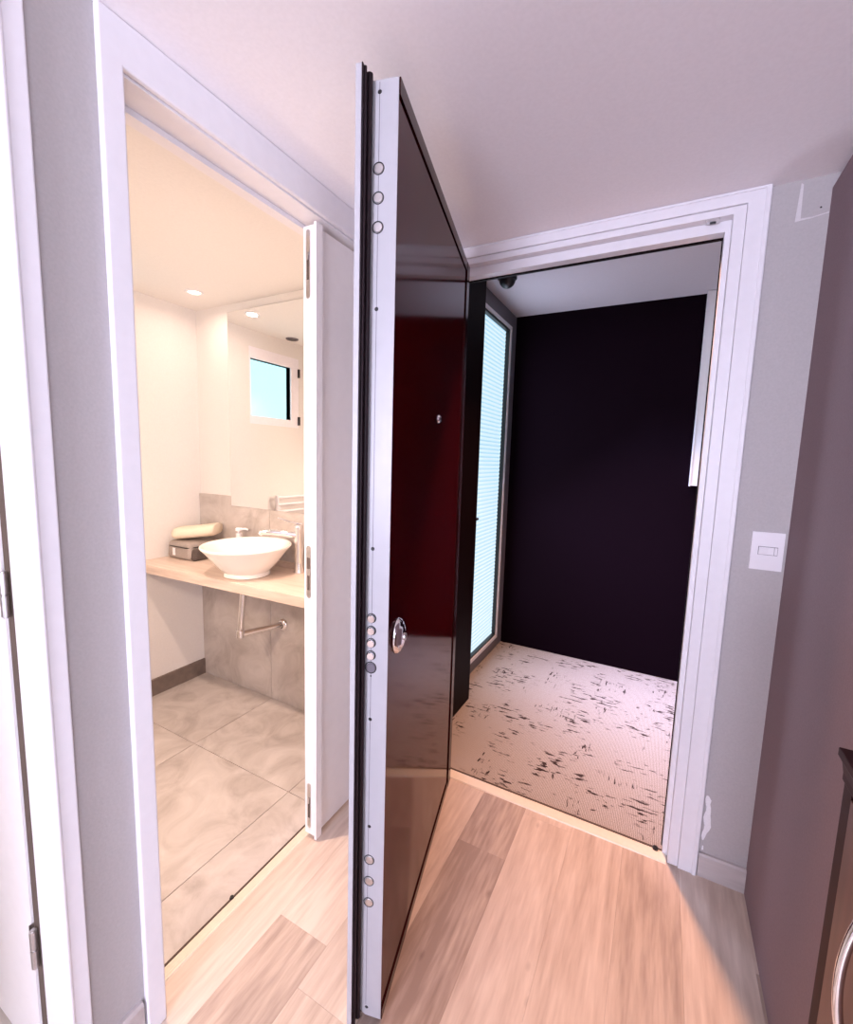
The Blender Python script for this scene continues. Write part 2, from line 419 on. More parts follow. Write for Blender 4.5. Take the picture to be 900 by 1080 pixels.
# ------------------------------------------------------------------ entry frame (portal of the open door)
tr = bpy.data.objects.new('trim_1', None); COL.objects.link(tr); tr.location = (-0.29, YE, 0); ORG['trim_1'] = Vector((-0.29, YE, 0)); tr['kind'] = 'structure'
tag(tr, 'white moulded frame round the entry doorway', 'door frame')
bm = bmesh.new(); ushape(bm, 'x', EX0, EX1, ETOP, 0.047, 0.1015, 0.053, H - ETOP - 0.0005, YE, YE - 0.015)
obj('casing', bm, 'trim', tr, bev=0.0018)
bm = bmesh.new(); ushape(bm, 'x', EX0, EX1, ETOP, 0.0875, 0.0995, 0.082, H - ETOP - 0.001, YE - 0.014, YE - 0.0185)
obj('casing_bead', bm, 'trim', tr, bev=0.0012)
bm = bmesh.new(); ushape(bm, 'x', EX0, EX1, ETOP, 0.0155, 0.0465, 0.0315, 0.0525, YE + 0.12, YE - 0.0085)
obj('jamb', bm, 'trim', tr, bev=0.0015)
bm = bmesh.new(); ushape(bm, 'x', EX0, EX1, ETOP, 0.0, 0.0152, 0.0, 0.0312, YE + 0.022, YE + 0.06)
obj('door_stop', bm, 'trim', tr, bev=0.001)
bm = bmesh.new(); ushape(bm, 'x', EX0, EX1, ETOP, -0.003, 0.015, -0.004, 0.031, YE + 0.0605, YE + 0.072)
obj('outer_frame', bm, 'pillar', tr)
bm = bmesh.new()
B(bm, 0.052, 0.088, YE - 0.004, YE + 0.012, ETOP + 0.0245, ETOP + 0.0312)
obj('bolt_keeper', bm, 'steel', tr, bev=0.001)
bm = bmesh.new(); B(bm, 0.062, 0.078, YE + 0.0, YE + 0.008, ETOP + 0.0225, ETOP + 0.0246)
obj('bolt_socket', bm, 'black', tr)

bm = bmesh.new(); prism(bm, [(0, YE - 0.019, 0), (0, YE - 0.016, 0.004), (0, YE + 0.018, 0.005), (0, YE + 0.028, 0.004), (0, YE + 0.031, 0)], (EX1 - EX0 + 0.024, 0, 0))
bmesh.ops.translate(bm, verts=bm.verts, vec=(EX0 - 0.012, 0, 0))
t4 = struct('trim_4', bm, 'threshold'); tag(t4, 'pale strip along the entry doorway floor', 'threshold')
obj('seal_line', box(EX0 - 0.01, EX1 + 0.01, YE + 0.0315, YE + 0.038, 0, 0.004), 'gap', t4)
bm = bmesh.new(); lathe(bm, [(0, 0.011), (0.006, 0.011), (0.0085, 0.009), (0.0095, 0), (0, 0)], 20, (0.083, YE + 0.026, 0.0032))
obj('floor_bolt_socket', bm, 'black', t4, smooth=True)

bm = bmesh.new()
prism(bm, [(0.208, YE, 0), (0.208, YE - 0.012, 0), (0.208, YE - 0.012, 0.074), (0.208, YE - 0.008, 0.081), (0.208, YE, 0.081)], (XR - 0.208 - 0.0005, 0, 0))
struct('baseboard_entry', bm, 'skirting_wood')
bm = bmesh.new()
prism(bm, [(XL, 0.3835, 0), (XL + 0.012, 0.3835, 0), (XL + 0.012, 0.3835, 0.09), (XL + 0.008, 0.3835, 0.098), (XL, 0.3835, 0.098)], (0, 0.478 - 0.3835 - 0.001, 0))
struct('baseboard_left', bm, 'skirting_wood')

# ------------------------------------------------------------------ frame of the bathroom doorway
t2 = bpy.data.objects.new('trim_2', None); COL.objects.link(t2); t2.location = (XL, 1.0, 0); ORG['trim_2'] = Vector((XL, 1.0, 0)); t2['kind'] = 'structure'
tag(t2, 'white frame round the bathroom doorway', 'door frame')
bm = bmesh.new(); ushape(bm, 'y', BY0, BY1, BTOP, 0.0, 0.042, 0.004, H - BTOP - 0.0008, XL, XL + 0.015)
obj('casing', bm, 'trim', t2, bev=0.004, seg=3)
bm = bmesh.new(); ushape(bm, 'y', BY0, BY1, BTOP, 0.0, 0.0118, 0.0, 0.0118, XLB - 0.004, XL - 0.0005)
obj('jamb', bm, 'trim', t2, bev=0.0012)
bm = bmesh.new(); ushape(bm, 'y', BY0, BY1, BTOP, -0.012, 0.0, -0.014, -0.0002, -1.040, -1.075)
obj('door_stop', bm, 'trim', t2, bev=0.001)
bm = bmesh.new(); prism(bm, [(-1.0267, 0, 0), (-1.029, 0, 0.004), (-1.044, 0, 0.0055), (-1.0585, 0, 0.004), (-1.0607, 0, 0)], (0, BY1 - BY0, 0))
bmesh.ops.translate(bm, verts=bm.verts, vec=(0, BY0, 0))
t5 = struct('trim_5', bm, 'threshold'); tag(t5, 'ribbed pale strip along the bathroom doorway floor', 'threshold')
bm = bmesh.new()
for i in range(4):
    x = -1.034 - i * 0.006; B(bm, x, x - 0.0012, BY0 + 0.001, BY1 - 0.001, 0.0046, 0.0062)
obj('ribs', bm, 'threshold', t5)
obj('seal_line', box(-1.0612, -1.0665, BY0 + 0.001, BY1 - 0.001, 0, 0.0035), 'gap', t5)
bm = bmesh.new(); lathe(bm, [(0, 0.006), (0.005, 0.006), (0.007, 0), (0, 0)], 16, (-1.064, 0.79, 0.0034)); obj('floor_bolt_socket', bm, 'black', t5, smooth=True)

# fixed leaf of the bathroom's double door, closed
LX0, LX1, LY0, LY1 = -1.030, -0.990, 1.066, BY1 - 0.004
d2 = thing('door_2', (-1.01, 1.28, 0.0), 'white closed narrow leaf of the bathroom double door', 'door', kind='structure')
obj('panel', box(LX0, LX1, LY0, LY1, 0.022, BTOP - 0.0145), 'door_white', d2, bev=0.002)
obj('edge_strip', box(LX1, LX1 + 0.009, LY0 + 0.002, LY0 + 0.030, 0.006, BTOP - 0.006), 'door_white', d2, bev=0.002)
lp = bmesh.new()
def slotplate(x0, x1, y, z0, z1, t=0.0016):
    bm = bmesh.new(); c = (x0 + x1) / 2; r = (x1 - x0) / 2; pts = []
    for i in range(9): a = PI * i / 8; pts.append((c + r * math.cos(a), y, z1 - r + r * math.sin(a)))
    for i in range(9): a = PI + PI * i / 8; pts.append((c + r * math.cos(a), y, z0 + r + r * math.sin(a)))
    prism(bm, pts, (0, -t, 0)); return bm
cx = -1.011
k = obj('strike_plate', slotplate(cx - 0.010, cx + 0.010, LY0, 0.885, 1.063), 'steel', d2)
obj('latch_slot', box(cx - 0.0065, cx + 0.0065, LY0 - 0.0022, LY0 - 0.0017, 0.985, 1.022), 'gap', k)
obj('bolt_slot', box(cx - 0.0045, cx + 0.0045, LY0 - 0.0022, LY0 - 0.0017, 0.913, 0.962), 'gap', k)
lp.free()
for z0, z1 in ((1.835, 2.035), (0.045, 0.215)):
    k = obj('flush_bolt', slotplate(cx - 0.008, cx + 0.008, LY0, z0, z1), 'steel', d2)
    zc = (z0 + z1) / 2
    obj('lever_recess', box(cx - 0.0045, cx + 0.0045, LY0 - 0.0022, LY0 - 0.0017, zc - 0.045, zc + 0.025), 'gap', k)
    obj('lever', box(cx - 0.0035, cx + 0.0035, LY0 - 0.006, LY0 - 0.0023, zc + 0.012, zc + 0.034), 'steel', k, bev=0.001)
bm = bmesh.new(); lathe(bm, [(0, 0.030), (0.010, 0.030), (0.013, 0.026), (0.010, 0.020), (0.007, 0.014), (0.007, 0.006), (0.014, 0.005), (0.015, 0.0), (0, 0)], 24, (LX1, 1.268, 0.845), (1, 0, 0))
obj('knob', bm, 'chrome', d2, smooth=True)

# ------------------------------------------------------------------ room doorway at the far left, with its open leaf
t3 = bpy.data.objects.new('trim_3', None); COL.objects.link(t3); t3.location = (XL, 0, 0); ORG['trim_3'] = Vector((XL, 0, 0)); t3['kind'] = 'structure'
tag(t3, 'white moulded frame of the doorway at the left edge', 'door frame')
bm = bmesh.new(); ushape(bm, 'y', DY0, DY1, BTOP, 0.006, 0.040, 0.006, 0.082, XL, XL + 0.015)
obj('casing', bm, 'trim', t3, bev=0.003, seg=3)
bm = bmesh.new(); ushape(bm, 'y', DY0, DY1, BTOP, 0.003, 0.0118, 0.003, 0.0118, XL - 0.0005, XL + 0.019)
obj('casing_bead', bm, 'trim', t3, bev=0.004, seg=4)
bm = bmesh.new(); ushape(bm, 'y', DY0, DY1, BTOP, 0.0, 0.0115, 0.0, 0.0115, -1.050, XL + 0.008)
obj('jamb', bm, 'trim', t3, bev=0.003, seg=3)
obj('rebate_shade', box(XLB - 0.002, -1.0502, DY1 + 0.005, DY1 + 0.0118, 0, BTOP), 'gap', t3)  # dark strip: the shade of the hinge gap is put into its colour
# leaf, hinged on the right jamb, swung into the room
d3 = thing('door_3', (-1.10, 0.36, 0.0), 'white open door leaf on steel hinges at the left edge', 'door', kind='structure')
bm = bmesh.new()
ly0, ly1, lx = 0.3395, 0.3775, -1.0925
B(bm, -1.272, lx, ly0, ly1, 0.012, BTOP - 0.01); B(bm, -1.88, -1.70, ly0, ly1, 0.012, BTOP - 0.01)
B(bm, -1.70, -1.272, ly0, ly1, 0.012, 0.20); B(bm, -1.70, -1.272, ly0, ly1, BTOP - 0.14, BTOP - 0.01)
obj('leaf_frame', bm, 'door_white', d3, bev=0.002)
obj('recessed_panel', box(-1.70, -1.272, ly0 + 0.010, ly1 - 0.010, 0.20, BTOP - 0.14), 'wall_white', d3)
for z in (1.08, 0.325):
    bm = bmesh.new(); hx, hy = -1.072, 0.3345
    tube(bm, [(hx, hy, z - 0.042), (hx, hy, z - 0.002)], 0.0065, 16); tube(bm, [(hx, hy, z + 0.002), (hx, hy, z + 0.042)], 0.0065, 16)
    tube(bm, [(hx, hy, z - 0.045), (hx, hy, z + 0.045)], 0.0042, 12)
    h = obj('hinge', bm, 'steel', d3, smooth=True)
    obj('hinge_leaf', box(lx + 0.0002, lx + 0.0014, 0.335, 0.366, z - 0.042, z + 0.042), 'steel', h)

# room behind that doorway
bm = bmesh.new()
B(bm, -2.6, XLB, YR, YR + 0.02, 0, H); B(bm, -2.62, -2.6, YR, -0.62, 0, H)
B(bm, XB - 0.2, XLB - 0.0005, 0.40, 0.42, 0, H)
B(bm, -2.6, -2.58, -0.62, 0.40, 0, H)
struct('wall_side_room', bm, 'wall_white')
struct('floor_side_room', box(-2.62, XL - 0.075, YR, 0.40, -0.12, -0.0005), 'oak')
struct('ceiling_side_room', box(-2.62, XLB, YR, 0.40, H, H + 0.08), 'wall_white')

# ------------------------------------------------------------------ bathroom shell
struct('wall_bathroom_mirror', box(XB - 0.12, XLB, YM, YM + 0.10, 0, H), 'wall_white')
WY0, WY1, WZ0, WZ1 = 0.830, 1.2655, 1.5535, 2.045
bm = bmesh.new()
B(bm, XB - 0.12, XB, 0.42, WY0, 0, H); B(bm, XB - 0.12, XB, WY1, YM, 0, H)
B(bm, XB - 0.12, XB, WY0, WY1, 0, WZ0); B(bm, XB - 0.12, XB, WY0, WY1, WZ1, H)
struct('wall_bathroom_far', bm, 'wall_white')
bm = bmesh.new()
def frame_y(bm, x0, x1, y0, y1, z0, z1, w0, w1, wz0, wz1):
    B(bm, x0, x1, y0, y0 + w0, z0, z1); B(bm, x0, x1, y1 - w1, y1, z0, z1)
    B(bm, x0, x1, y0 + w0, y1 - w1, z0, z0 + wz0); B(bm, x0, x1, y0 + w0, y1 - w1, z1 - wz1, z1)
frame_y(bm, XB - 0.05, XB - 0.001, WY0, WY1, WZ0, WZ1, 0.075, 0.012, 0.052, 0.072)
w2 = struct('window_2', bm, 'alu_white', bev=0.003); tag(w2, 'white bathroom window reflected in the mirror', 'window')
bm = bmesh.new(); frame_y(bm, XB - 0.048, XB - 0.010, WY0 + 0.05, WY1 - 0.002, WZ0 + 0.03, WZ1 - 0.03, 0.025, 0.008, 0.022, 0.042)
obj('sash', bm, 'alu_white', w2)
obj('pane', box(XB - 0.032, XB - 0.028, WY0 + 0.06, WY1 - 0.006, WZ0 + 0.04, WZ1 - 0.05), 'glass', w2)
for z in (WZ0 + 0.05, WZ1 - 0.10):
    obj('window_hinge', box(XB - 0.002, XB + 0.012, WY0 - 0.002, WY0 + 0.010, z - 0.03, z + 0.03), 'black', w2, bev=0.002)

# tiled lower part of the mirror wall
bm_r = [(XB, -1.8405, 0.0, 1.1165, 0.2), (-1.8405, -1.2405, 0.0, 1.1165, 0.7), (-1.2405, XLB - 0.0005, 0.0, 1.1165, 0.4)]
tw = struct('trim_6', box(XB + 0.0005, XLB - 0.0005, YM - 0.008, YM - 0.0005, 0, 1.115), 'grout'); tag(tw, 'grey tile facing low on the bathroom mirror wall', 'wall tiles')
o = obj('wall_tiles', toned(bm_r, 0.003, YM - 0.012, YM - 0.008, axis='y'), 'tile', tw)
bm = bmesh.new(); prism(bm, [(XB, 0.42, 0), (XB + 0.010, 0.42, 0), (XB + 0.010, 0.42, 0.093), (XB, 0.42, 0.0945)], (0, YM - 0.0125 - 0.42, 0))
struct('baseboard_bathroom', bm, 'bath_skirting')

# ------------------------------------------------------------------ bathroom things
ZC = 0.772
bm = bmesh.new()
prism(bm, [(XB + 0.002, 1.272, ZC - 0.046), (-1.095, 1.322, ZC - 0.046), (-1.095, YM - 0.013, ZC - 0.046), (XB + 0.002, YM - 0.013, ZC - 0.046)], (0, 0, 0.046))
ct = thing('vanity_counter', (-1.75, 1.47, ZC - 0.046), 'pale oak bathroom counter slab mounted wall to wall under the mirror', 'counter')
obj('worktop', bm, 'counter_wood', ct, bev=0.0015)
obj('upstand', box(XB + 0.014, -1.095, YM - 0.033, YM - 0.0128, ZC + 0.0003, ZC + 0.028), 'counter_wood', ct, bev=0.0015)

ZT = ZC + 0.0006
bc = Vector((-1.750, 1.428, ZT))
bs = thing('vessel_sink', bc, 'round white ceramic basin standing on the bathroom counter', 'sink')
bm = bmesh.new()
prof = [(0, 0.012), (0.055, 0.012), (0.070, 0.004), (0.100, 0.0), (0.106, 0.004), (0.105, 0.014), (0.101, 0.020), (0.112, 0.030), (0.130, 0.048), (0.152, 0.075), (0.172, 0.102), (0.190, 0.124), (0.203, 0.138), (0.206, 0.143), (0.2055, 0.147), (0.202, 0.1495), (0.198, 0.148),
        (0.184, 0.130), (0.166, 0.106), (0.145, 0.080), (0.120, 0.056), (0.090, 0.038), (0.055, 0.030), (0.024, 0.028), (0, 0.028)]
lathe(bm, prof, 72, bc)
obj('bowl', bm, 'ceramic', bs, smooth=True, sharp=60)
bm = bmesh.new(); lathe(bm, [(0, 0.034), (0.018, 0.033), (0.023, 0.029), (0.023, 0.0285), (0, 0.0285)], 32, bc)
obj('drain', bm, 'chrome', bs, smooth=True)
d = Vector((0.55, 0.83, 0)).normalized()
nrm = (-d * 0.80 + Vector((0, 0, 0.6))).normalized()
bm = bmesh.new(); lathe(bm, [(0.008, 0.0), (0.0125, 0.0), (0.0125, 0.003), (0.008, 0.003)], 24, bc + d * 0.162 + Vector((0, 0, 0.104)), nrm, closed=True)
obj('overflow_ring', bm, 'chrome', bs, smooth=True)

# bottle trap pipe below the basin
px, py = -1.836, 1.450
tp = thing('drain_pipe', (px, py, 0.44), 'chrome waste pipe running from counter underside to the tiled wall', 'pipe')
bm = bmesh.new(); tube(bm, [(px + 0.022, py + 0.010, ZC - 0.0465), (px, py, 0.455)], 0.0165, 24)
obj('down_pipe', bm, 'chrome', tp, smooth=True)
bm = bmesh.new(); lathe(bm, [(0, -0.022), (0.0175, -0.022), (0.021, -0.018), (0.021, 0.018), (0.0175, 0.022), (0, 0.022)], 24, (px, py, 0.447))
obj('elbow', bm, 'chrome', tp, smooth=True)
fx, fy, fz = -1.744, YM - 0.0125, 0.449
bm = bmesh.new(); tube(bm, [(px + 0.006, py + 0.012, 0.441), (fx, fy, fz)], 0.0165, 24)
obj('cross_pipe', bm, 'chrome', tp, smooth=True)
bm = bmesh.new(); lathe(bm, [(0.016, 0.0), (0.034, 0.0), (0.033, 0.006), (0.026, 0.014), (0.0168, 0.017)], 32, (fx, fy + 0.0002, fz), (0, -1, 0))
obj('wall_flange', bm, 'chrome', tp, smooth=True)

# tall mixer tap
fb = Vector((-1.572, 1.588, ZT))
fa = thing('faucet', fb, 'tall chrome mixer tap standing beside the round basin', 'tap')
bm = bmesh.new(); lathe(bm, [(0, 0), (0.026, 0), (0.026, 0.006), (0.0225, 0.012), (0.021, 0.06), (0.0205, 0.215), (0.0225, 0.222), (0.0225, 0.236), (0.019, 0.243), (0, 0.244)], 32, fb)
obj('body', bm, 'chrome', fa, smooth=True)
sp = Vector((-0.130, -0.122, 0)); spd = sp.normalized()
bm = bmesh.new(); pts = []; rad = []
for i in range(13):
    t = i / 12; q = fb + sp * (0.06 + 0.92 * t) + Vector((0, 0, 0.190 + 0.022 * math.sin(t * PI * 0.5) - 0.006 * t * t)); pts.append(q); rad.append(0.0165 - 0.005 * t)
pts.append(pts[-1] + spd * 0.006 - Vector((0, 0, 0.010))); rad.append(0.0105)
tube(bm, pts, rad, 20); obj('spout', bm, 'chrome', fa, smooth=True)
lv = Vector((-0.060, -0.052, 0.0))
bm = bmesh.new(); side = Vector((-lv.y, lv.x, 0)).normalized()
a = fb + Vector((0, 0, 0.2445)); ring = []
for t, w, h, dz in ((-0.25, 0.016, 0.008, 0.0), (0.1, 0.018, 0.010, 0.001), (0.5, 0.014, 0.007, 0.010), (1.0, 0.010, 0.005, 0.024), (1.25, 0.008, 0.0035, 0.032)):
    c = a + lv * t + Vector((0, 0, dz)); ring.append([bm.verts.new(c + side * w), bm.verts.new(c - side * w), bm.verts.new(c - side * w + Vector((0, 0, h))), bm.verts.new(c + side * w + Vector((0, 0, h)))])
for r0, r1 in zip(ring, ring[1:]):
    for i in range(4): bm.faces.new((r0[i], r0[(i+1) % 4], r1[(i+1) % 4], r1[i]))
bm.faces.new(ring[0]); bm.faces.new(list(reversed(ring[-1]))); bmesh.ops.recalc_face_normals(bm, faces=bm.faces)
obj('lever', bm, 'chrome', fa, bev=0.002)

# soap dispenser behind the basin
sb = Vector((-2.008, 1.588, ZT))
so = thing('soap_dispenser', sb, 'small white pump bottle half hidden behind the basin rim', 'soap dispenser')
bm = bmesh.new(); lathe(bm, [(0, 0), (0.028, 0), (0.031, 0.004), (0.031, 0.105), (0.027, 0.122), (0.016, 0.132), (0.015, 0.138), (0, 0.138)], 32, sb)
obj('bottle', bm, 'plastic_white', so, smooth=True)
bm = bmesh.new(); lathe(bm, [(0, 0.1385), (0.0155, 0.1385), (0.0155, 0.154), (0.006, 0.156), (0.006, 0.168), (0.018, 0.169), (0.0185, 0.178), (0.012, 0.184), (0, 0.184)], 24, sb)
tube(bm, [sb + Vector((0.008, 0.004, 0.176)), sb + Vector((0.030, 0.020, 0.177)), sb + Vector((0.040, 0.027, 0.172))], [0.008, 0.0065, 0.005], 12)
obj('pump', bm, 'plastic_white', so, smooth=True)

# grey toiletry case with a towel on top
def rbox(x0, x1, y0, y1, z0, z1, r, seg=4, taper=1.0, rot=0.0, top_slope=0.0):
    bm = bmesh.new(); B(bm, x0, x1, y0, y1, z0, z1)
    cx_, cy_ = (x0 + x1) / 2, (y0 + y1) / 2
    for v in bm.verts:
        if v.co.z > (z0 + z1) / 2:
            v.co.x = cx_ + (v.co.x - cx_) * taper; v.co.y = cy_ + (v.co.y - cy_) * taper
            v.co.z += top_slope * (v.co.x - cx_)
    bmesh.ops.bevel(bm, geom=list(bm.edges), offset=r, segments=seg, affect='EDGES', profile=0.5)
    if rot: bmesh.ops.rotate(bm, verts=bm.verts, cent=(cx_, cy_, z0), matrix=Matrix.Rotation(rot, 3, 'Z'))
    return bm
cc = Vector((-2.300, 1.520, ZC))
cs = thing('toiletry_case', cc, 'grey soft zipped case with a white tag on the counter beside the basin', 'toiletry case')
obj('case_body', rbox(-2.400, -2.205, 1.428, 1.622, ZC + 0.0004, ZC + 0.098, 0.022, 4, 0.94, 0.03), 'grey_fabric', cs, smooth=True, sharp=80)
obj('mesh_pocket', rbox(-2.216, -2.176, 1.440, 1.600, ZC + 0.0006, ZC + 0.066, 0.014, 3, 0.9, 0.03), 'black_fabric', cs, smooth=True, sharp=80)
bm = bmesh.new(); zt = []
for i in range(41):
    t = i / 40 * 2 * PI; ex = abs(math.cos(t)) ** 0.35 * (1 if math.cos(t) > 0 else -1); ey = abs(math.sin(t)) ** 0.35 * (1 if math.sin(t) > 0 else -1)
    zt.append((-2.3025 + 0.0955 * ex, 1.525 + 0.0955 * ey, ZC + 0.070))
tube(bm, zt, 0.003, 8, cap=False); obj('zip', bm, 'black', cs, smooth=True)
obj('paper_tag', box(-2.338, -2.316, 1.4255, 1.4275, ZC + 0.022, ZC + 0.062), 'plastic_white', cs)

tw_c = Vector((-2.272, 1.530, ZC + 0.099))
bm = bmesh.new()
L_, W_, T_ = 0.225, 0.13, 0.066
n = 44; ring0 = []
# folded and rolled: a rounded slab with a spiral end
def roll_profile(k):
    t = 2 * PI * k / n; c_, s_ = math.cos(t), math.sin(t)
    return (W_ / 2 * abs(c_) ** 0.7 * (1 if c_ > 0 else -1), T_ / 2 * abs(s_) ** 0.8 * (1 if s_ > 0 else -1))
secs = []
for j in range(15):
    u = j / 14; xx = -L_ / 2 + L_ * u; sc_ = 1.0 if 0 < j < 14 else 0.86
    bend = 0.030 * (u - 0.5) + 0.010 * (u - 0.5) ** 2
    secs.append([bm.verts.new((xx, roll_profile(k)[0] * sc_ * (1 + 0.02 * math.sin(j * 1.7 + k)), roll_profile(k)[1] * sc_ + T_ / 2 + bend + 0.0152)) for k in range(n)])
for a_, b_ in zip(secs, secs[1:]):
    for k_ in range(n): bm.faces.new((a_[k_], a_[(k_+1) % n], b_[(k_+1) % n], b_[k_]))
bm.faces.new(list(reversed(secs[0]))); bm.faces.new(secs[-1]); bmesh.ops.recalc_face_normals(bm, faces=bm.faces)
bmesh.ops.rotate(bm, verts=bm.verts, cent=(0, 0, 0), matrix=Matrix.Rotation(math.radians(28), 3, 'Z'))
bmesh.ops.translate(bm, verts=bm.verts, vec=tw_c + Vector((0.0, 0.0, -0.001)))
tag(obj('rolled_towel', bm, 'towel', smooth=True, sharp=70), 'cream rolled towel lying on top of the grey case', 'towel')

mi = thing('wall_mirror', (-1.70, YM - 0.0005, 1.063), 'frameless rectangular mirror above the bathroom counter', 'mirror')
obj('glass', box(-2.131, -1.16, YM - 0.0185, YM - 0.0145, 1.063, 2.100), 'mirror', mi)
obj('backing', box(-2.127, -1.164, YM - 0.0144, YM - 0.0125, 1.067, 2.096), 'trim', mi)

# unseen fill lamp added on the near bathroom wall, opposite the mirror
o = thing('fill_lamp', (-1.70, 0.42, 1.20), 'small oblong unseen fill lamp added opposite the bathroom mirror', 'fill lamp')
obj('back_plate', box(-1.80, -1.60, 0.4202, 0.436, 1.21, 1.35), 'trim', o, bev=0.003)
obj('diffuser', box(-1.785, -1.615, 0.4362, 0.495, 1.23, 1.33), 'lamp', o, bev=0.008)
# recessed lights
def downlight(x, y, label, rad=0.034):
    o = thing('ceiling_light', (x, y, H), label, 'ceiling light')
    bm = bmesh.new(); lathe(bm, [(rad - 0.006, -0.001), (rad - 0.004, -0.004), (rad + 0.006, -0.004), (rad + 0.009, 0.0), (rad - 0.006, 0.0)], 36, (x, y, H - 0.0002), closed=True)
    obj('ring', bm, 'trim', o, smooth=True)
    bm = bmesh.new(); lathe(bm, [(0, -0.0015), (rad - 0.0065, -0.0015), (rad - 0.0065, -0.0005), (0, -0.0005)], 36, (x, y, H - 0.0002))
    obj('bulb_face', bm, 'lamp', o)
downlight(-2.145, 1.466, 'small round lit light recessed in the bathroom ceiling near the corner')
o = thing('ceiling_vent', (-2.335, 0.975, H), 'dark round vent on the bathroom ceiling, seen in the mirror', 'vent')
bm = bmesh.new(); lathe(bm, [(0.030, -0.001), (0.030, -0.006), (0.040, -0.006), (0.043, 0), (0.030, 0)], 32, (-2.335, 0.975, H - 0.0002), closed=True); obj('rim', bm, 'alu', o, smooth=True)
bm = bmesh.new(); lathe(bm, [(0, -0.003), (0.0295, -0.003), (0.0295, -0.001), (0, -0.001)], 32, (-2.335, 0.975, H - 0.0002)); obj('grille', bm, 'black', o)

# ribbed panel heater under the bathroom window, seen in the mirror
o = thing('towel_radiator', (XB + 0.03, 0.90, 0.62), 'white ribbed radiator low on the bathroom far wall, seen in the mirror', 'radiator')
for y in (0.715, 1.075):
    bm = bmesh.new(); tube(bm, [(XB + 0.035, y, 0.62), (XB + 0.035, y, 1.07)], 0.013, 14)
    obj('rail', bm, 'trim', o, smooth=True)
for i in range(9):
    bm = bmesh.new(); z = 0.655 + i * 0.05; tube(bm, [(XB + 0.038, 0.716, z), (XB + 0.044, 0.78, z), (XB + 0.044, 1.01, z), (XB + 0.038, 1.074, z)], 0.010, 12)
    obj('bar', bm, 'trim', o, smooth=True)
for y in (0.74, 1.05):
    for z in (0.73, 0.98):
        bm = bmesh.new(); tube(bm, [(XB, y, z), (XB + 0.04, y, z)], 0.008, 10)
        obj('bracket', bm, 'trim', o, smooth=True)

# ------------------------------------------------------------------ corridor outside
bm = bmesh.new(); B(bm, -1.1, 1.3, YK, YK + 0.1, 0, HC)
struct('wall_corridor_back', bm, 'aubergine')
bm = bmesh.new(); B(bm, -1.1, -0.8835, YE + 0.153, 2.2127, 0, HC)
struct('wall_corridor_pier', bm, 'pillar')
struct('wall_corridor_right', box(1.2, 1.3, 1.76, YK, 0, HC), 'aubergine')
struct('ceiling_corridor', box(-1.1, 1.3, YE + 0.101, YK + 0.1, HC, HC + 0.08), 'corr_ceiling')
struct('wall_corridor_left', box(-1.1, -0.9965, YE + 0.153, 2.2127, 0, HC) if False else box(-1.10, XW - 0.06, 2.2128, YK, 0, HC), 'pillar')

GY0, GY1 = 2.2130, YK
w1 = bpy.data.objects.new('window_1', None); COL.objects.link(w1); w1.location = (XW, 2.65, 0); ORG['window_1'] = Vector((XW, 2.65, 0)); w1['kind'] = 'structure'
tag(w1, 'tall glazed corridor door with a pale blind, bright with daylight', 'glazed door')
bm = bmesh.new(); frame_y(bm, XW - 0.055, XW, GY0 + 0.0005, GY1 - 0.001, 0.001, HC - 0.004, 0.07, 0.11, 0.075, 0.115)
obj('frame', bm, 'alu', w1, bev=0.002)
bm = bmesh.new(); frame_y(bm, XW - 0.030, XW + 0.006, GY0 + 0.069, 2.972, 0.074, 2.262, 0.022, 0.022, 0.022, 0.022)
obj('glazing_bead', bm, 'alu_white', w1, bev=0.002)
bm = bmesh.new(); frame_y(bm, XW - 0.030, XW - 0.002, GY0 + 0.0915, 2.9495, 0.0965, 2.2395, 0.014, 0.014, 0.014, 0.014)
obj('seal', bm, 'black', w1)
# pleated blind
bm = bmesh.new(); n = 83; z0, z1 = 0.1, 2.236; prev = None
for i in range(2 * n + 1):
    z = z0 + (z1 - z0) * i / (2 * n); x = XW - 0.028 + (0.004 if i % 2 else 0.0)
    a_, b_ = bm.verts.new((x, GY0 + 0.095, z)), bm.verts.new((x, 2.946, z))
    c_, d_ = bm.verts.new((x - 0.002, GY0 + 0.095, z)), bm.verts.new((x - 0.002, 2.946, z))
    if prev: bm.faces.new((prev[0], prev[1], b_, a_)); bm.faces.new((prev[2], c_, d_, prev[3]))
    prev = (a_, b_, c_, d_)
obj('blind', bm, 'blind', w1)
bm = bmesh.new()
hz = 1.020
lathe(bm, [(0, 0.004), (0.022, 0.004), (0.024, 0.0), (0, 0.0)], 24, (XW, 2.255, hz), (1, 0, 0))
tube(bm, [(XW, 2.255, hz), (XW + 0.045, 2.255, hz), (XW + 0.052, 2.262, hz), (XW + 0.052, 2.33, hz), (XW + 0.050, 2.375, hz - 0.002)], [0.010, 0.010, 0.011, 0.011, 0.008], 16)
obj('lever_handle', bm, 'black', w1, smooth=True)

# dome fixture on the corridor ceiling
dc = Vector((-0.838, 2.400, HC))
o = thing('dome_camera', dc, 'black half-dome device on the corridor ceiling above the doorway head', 'dome camera')
bm = bmesh.new(); lathe(bm, [(0, -0.0002), (0.052, -0.0002), (0.052, -0.014), (0.045, -0.020), (0.0, -0.020)], 36, dc); obj('base', bm, 'black', o, smooth=True)
bm = bmesh.new(); lathe(bm, [(0.044, -0.0205)] + [(0.044 * math.cos(t), -0.0205 - 0.042 * math.sin(t)) for t in (PI / 2 * i / 8 for i in range(1, 8))] + [(0, -0.0625)], 36, dc); obj('dome', bm, 'black', o, smooth=True)

